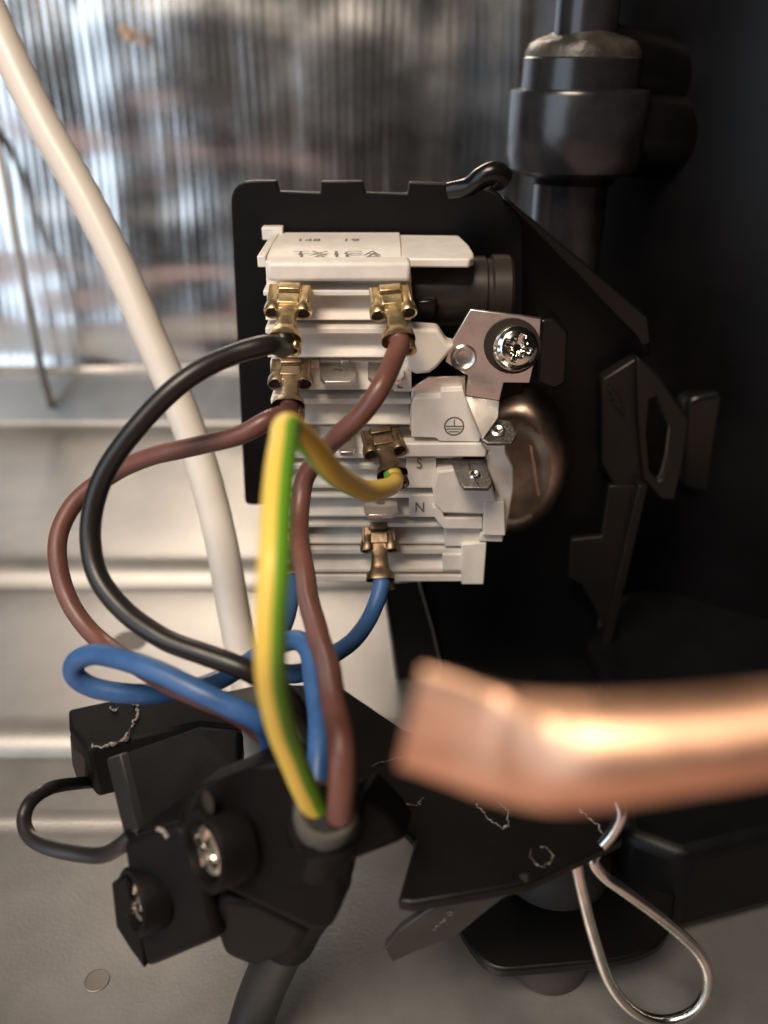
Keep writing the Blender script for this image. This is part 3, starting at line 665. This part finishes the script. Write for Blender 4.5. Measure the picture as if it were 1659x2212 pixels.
wire('blue_wire', 'blue wire hanging from the lowest connector and curling down to the grey cable', [(824, 1250, 154.5), (817, 1275, 155), (800, 1330, 160), (762, 1384, 155), (712, 1420, 148), (660, 1452, 143), (615, 1457, 140), (583, 1436, 138), (592, 1400, 135), (636, 1384, 131), (667, 1407, 128), (680, 1470, 124), (688, 1550, 118), (692, 1630, 114), (690, 1700, 112), (694, 1765, 110)], M['blue'], 1.6, ((818, 1128, YB), (822, 1258, YE+2)), M['brass_dark'], 6.6)
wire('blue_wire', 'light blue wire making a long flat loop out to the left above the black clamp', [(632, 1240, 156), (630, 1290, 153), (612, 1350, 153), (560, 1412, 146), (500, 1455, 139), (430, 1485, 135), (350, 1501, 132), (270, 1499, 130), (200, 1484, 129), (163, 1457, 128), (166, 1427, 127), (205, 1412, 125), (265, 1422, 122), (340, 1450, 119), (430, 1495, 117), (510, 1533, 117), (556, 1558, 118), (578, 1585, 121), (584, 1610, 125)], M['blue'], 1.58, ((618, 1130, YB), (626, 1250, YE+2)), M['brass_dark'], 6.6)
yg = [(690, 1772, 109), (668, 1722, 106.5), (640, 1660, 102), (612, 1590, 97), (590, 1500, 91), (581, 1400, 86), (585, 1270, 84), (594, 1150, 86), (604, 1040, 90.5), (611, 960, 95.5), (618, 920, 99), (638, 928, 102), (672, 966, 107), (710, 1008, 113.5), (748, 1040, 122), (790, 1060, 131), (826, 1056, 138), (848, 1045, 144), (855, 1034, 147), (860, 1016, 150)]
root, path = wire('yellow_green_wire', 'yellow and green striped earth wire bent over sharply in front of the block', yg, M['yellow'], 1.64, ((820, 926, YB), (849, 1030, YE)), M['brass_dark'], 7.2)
# the stripe's bearing round the wire, from the viewer's side, along its length
def tw(t):
    ks = [(0, .95), (.53, .95), (.59, 1.35), (.64, 1.75), (.76, 1.8), (.82, 2.8), (.87, 4.3), (1, 5.0)]
    for (a, va), (b, vb) in zip(ks, ks[1:]):
        if t <= b: return va+(vb-va)*(t-a)/(b-a)
    return ks[-1][1]
bm = bmesh.new()
TW0 = {}
tube(bm, path, lambda t: 1.64*(1+.03*noise.noise(Vector((t*23, 16.4, at(*yg[0]).x))))+.03, 10, cap=False, a0=-.92, a1=.92, twist=tw)
st = link('green_stripe', bm, M['green'], root)

# ------------------------------------------------------------------ cables
def cable(name, label, pts, m, r, seg=20):
    bm = bmesh.new(); tube(bm, catmull([at(*p) for p in pts], 9), r, seg)
    o_ = link(name, bm, m, None); return tag(o_, label, 'cable')
cable('white_cable', 'thick white cable slanting down the left side to behind the black clamp', [(-60, -70, 178), (8, 90, 178), (90, 260, 179), (180, 420, 180), (258, 575, 181), (325, 730, 182), (390, 880, 183), (440, 1020, 184), (478, 1170, 184), (503, 1310, 183), (525, 1420, 182), (545, 1530, 178), (560, 1610, 172), (572, 1700, 166)], M['whitepvc'], 3.5)
cable('capillary_tube', 'thin grey tube running down the far left edge in front of the foil', [(-60, 100, 318), (0, 330, 318), (35, 520, 320), (66, 680, 324), (90, 800, 330), (104, 850, 340), (109, 875, 352)], M['pipe_grey'] if 'pipe_grey' in M else M['tin_dull'], 1.4)['category'] = 'tube'

gc = empty('grey_cable', at(560, 2140, 156), 'dark grey cable gripped in the black clamp, three coloured wires leaving its cut end', 'cable')
gp = [at(*p) for p in [(704, 1752, 107.0), (690, 1830, 115), (665, 1920, 124), (632, 2000, 132), (590, 2085, 138), (552, 2180, 142), (520, 2300, 142)]]
bm = bmesh.new(); tube(bm, catmull(gp, 8), 3.75, 28, cap=True); link('sheath', bm, M['greypvc'], gc)
axc = (gp[0]-gp[1]).normalized(); bm = bmesh.new(); lathe(bm, [(3.8, -3), (4.05, -1.5), (4.05, .3), (3.85, .6), (3.1, .6), (3.0, .1), (2.9, -2), (0, -2.2)], gp[0], axc, 40); link('sheath_end', bm, M['sheath_end'], gc)

# ------------------------------------------------------------------ black plastic cable clamp with two screws
cl = empty('cable_clamp', at(500, 1950, 125), 'worn black plastic cable clamp with two screws holding the grey cable', 'cable clamp')
K = M['black_clamp']
camprism('clamp_plate', [(228, 1640, 136), (430, 1568, 138), (518, 1576, 137), (512, 1650, 132), (600, 1632, 128), (640, 1700, 124), (420, 1716, 122), (390, 1776, 121), (292, 1802, 124)], (.4, 1.5, -2.5), K, cl, .6)
camprism('plate_rim', [(228, 1640, 135.4), (258, 1630, 135.2), (300, 1796, 123.2), (266, 1803, 123.4)], (1, 1.5, -.6), M['greypvc'], cl, .3)
camprism('clamp_box', [(262, 1818, 121), (376, 1777, 117), (420, 1800, 116), (476, 2028, 119), (312, 2096, 124), (282, 1955, 123)], (2.5, 8, -5), K, cl, 1.3, seg=3)
camprism('box_end', [(240, 1908, 123.6), (272, 1898, 121.8), (284, 1955, 122.6), (306, 2030, 123.5), (312, 2094, 124.2), (282, 2050, 125.6), (250, 2002, 125.2)], (1.8, 5, -2), K, cl, .3)
camprism('clamp_body', [(390, 1760, 114), (414, 1704, 113), (520, 1668, 111.5), (600, 1636, 111.5), (634, 1650, 110.5), (646, 1745, 109), (700, 1790, 106), (766, 1755, 109), (784, 1700, 112), (850, 1770, 114), (880, 1815, 116), (830, 1836, 114), (760, 1862, 111), (738, 1890, 111), (732, 1970, 113), (711, 2011, 115), (668, 2013, 115), (560, 1960, 113), (484, 1924, 112), (440, 1900, 111)], (1.5, 9, -5), K, cl, 2.0, seg=4)
camprism('clamp_foot', [(470, 1930, 117), (560, 1955, 116), (670, 2010, 118), (640, 2060, 124), (548, 2093, 128), (480, 2068, 126), (452, 1990, 121)], (1, 6, -3), K, cl, 1.8, seg=4)
camprism('clamp_hood', [(606, 1690, 116), (700, 1672, 117), (786, 1696, 116), (800, 1760, 113), (770, 1770, 109), (640, 1760, 108.5)], (1, 7, -6), K, cl, .8)
bm = bmesh.new()
sp = catmull(gp[:5], 10)
tube(bm, sp[4:34], lambda t: 4.5+.9*math.sin(math.pi*min(1, t*1.2)), 28)
link('clamp_saddle', bm, K, cl)
# bosses and screws
def boss(u, v, d, R_, axis, ln, label=None):
    c = at(u, v, d); bm = bmesh.new(); a = Vector(axis).normalized()
    lathe(bm, [(R_, -ln), (R_, -.3), (R_*.96, 0), (R_*.80, 0), (R_*.76, -.3), (R_*.74, -1.6), (0, -1.6)], c, a, 40)
    b_ = link('screw_boss', bm, K, cl)
    bm = bmesh.new(); rr = R_*.70
    seg = 40; f = Vector((0, 0, 1)); f = (f-a*f.dot(a)).normalized(); s2 = a.cross(f); rings = []
    for t, h in ((1, -1.6), (1, -1.2), (.94, -.9), (.8, -.65), (.62, -.55), (.5, -.5), (.4, -.48), (.3, -.46), (.2, -.45), (.1, -.44)):
        ring = []
        for k in range(seg):
            an = 2*math.pi*k/seg; x, y = math.cos(an)*t, math.sin(an)*t
            dep = 0.9 if (min(abs(x), abs(y)) < .17 and t < .7) else 0
            ring.append(bm.verts.new(c+(f*x+s2*y)*rr+a*(h-dep)))
        rings.append(ring)
    for A, B in zip(rings, rings[1:]):
        for k in range(seg): bm.faces.new((A[k], A[(k+1) % seg], B[(k+1) % seg], B[k]))
    bm.faces.new(rings[-1])
    link('clamp_screw', bm, M['chrome'], cl)
boss(437, 1842, 110.3, 5.3, (-.84, -.70, .28), 5)
boss(283, 1950, 121.3, 4.8, (-.87, -.64, .26), 4)
bm = bmesh.new(); lathe(bm, [(0, .05), (1.4, .05), (1.5, .0)], at(449, 1733, 109.6), (-.75, -.6, .2), 20, (1, 1)); link('clamp_hole', bm, M['hole'], cl)
bm = bmesh.new()
tube(bm, catmull([at(*p) for p in [(200, 1690, 156), (168, 1692, 149), (110, 1702, 141), (68, 1730, 137), (52, 1770, 135), (66, 1808, 133), (110, 1832, 131), (180, 1846, 129), (225, 1846, 127), (262, 1826, 124), (285, 1806, 123)]], 8), lambda t: 1.0+.18*t, 10, flat=(.8, 1.1))
link('strap_loop', bm, M['blackpvc'], cl)
bm = bmesh.new(); lathe(bm, [(0, .5), (.8, .4), (1.2, 0)], at(424, 1642, 136), (0, -.7, .7), 14, (1, .6)); link('clamp_pip', bm, M['chip'], cl)
bm = bmesh.new(); path = catmull([at(340, 1790, 118.6), at(354, 1796, 118), at(362, 1810, 117.6)], 6); tube(bm, path, .35, 6); link('paint_chip', bm, M['chip'], cl)
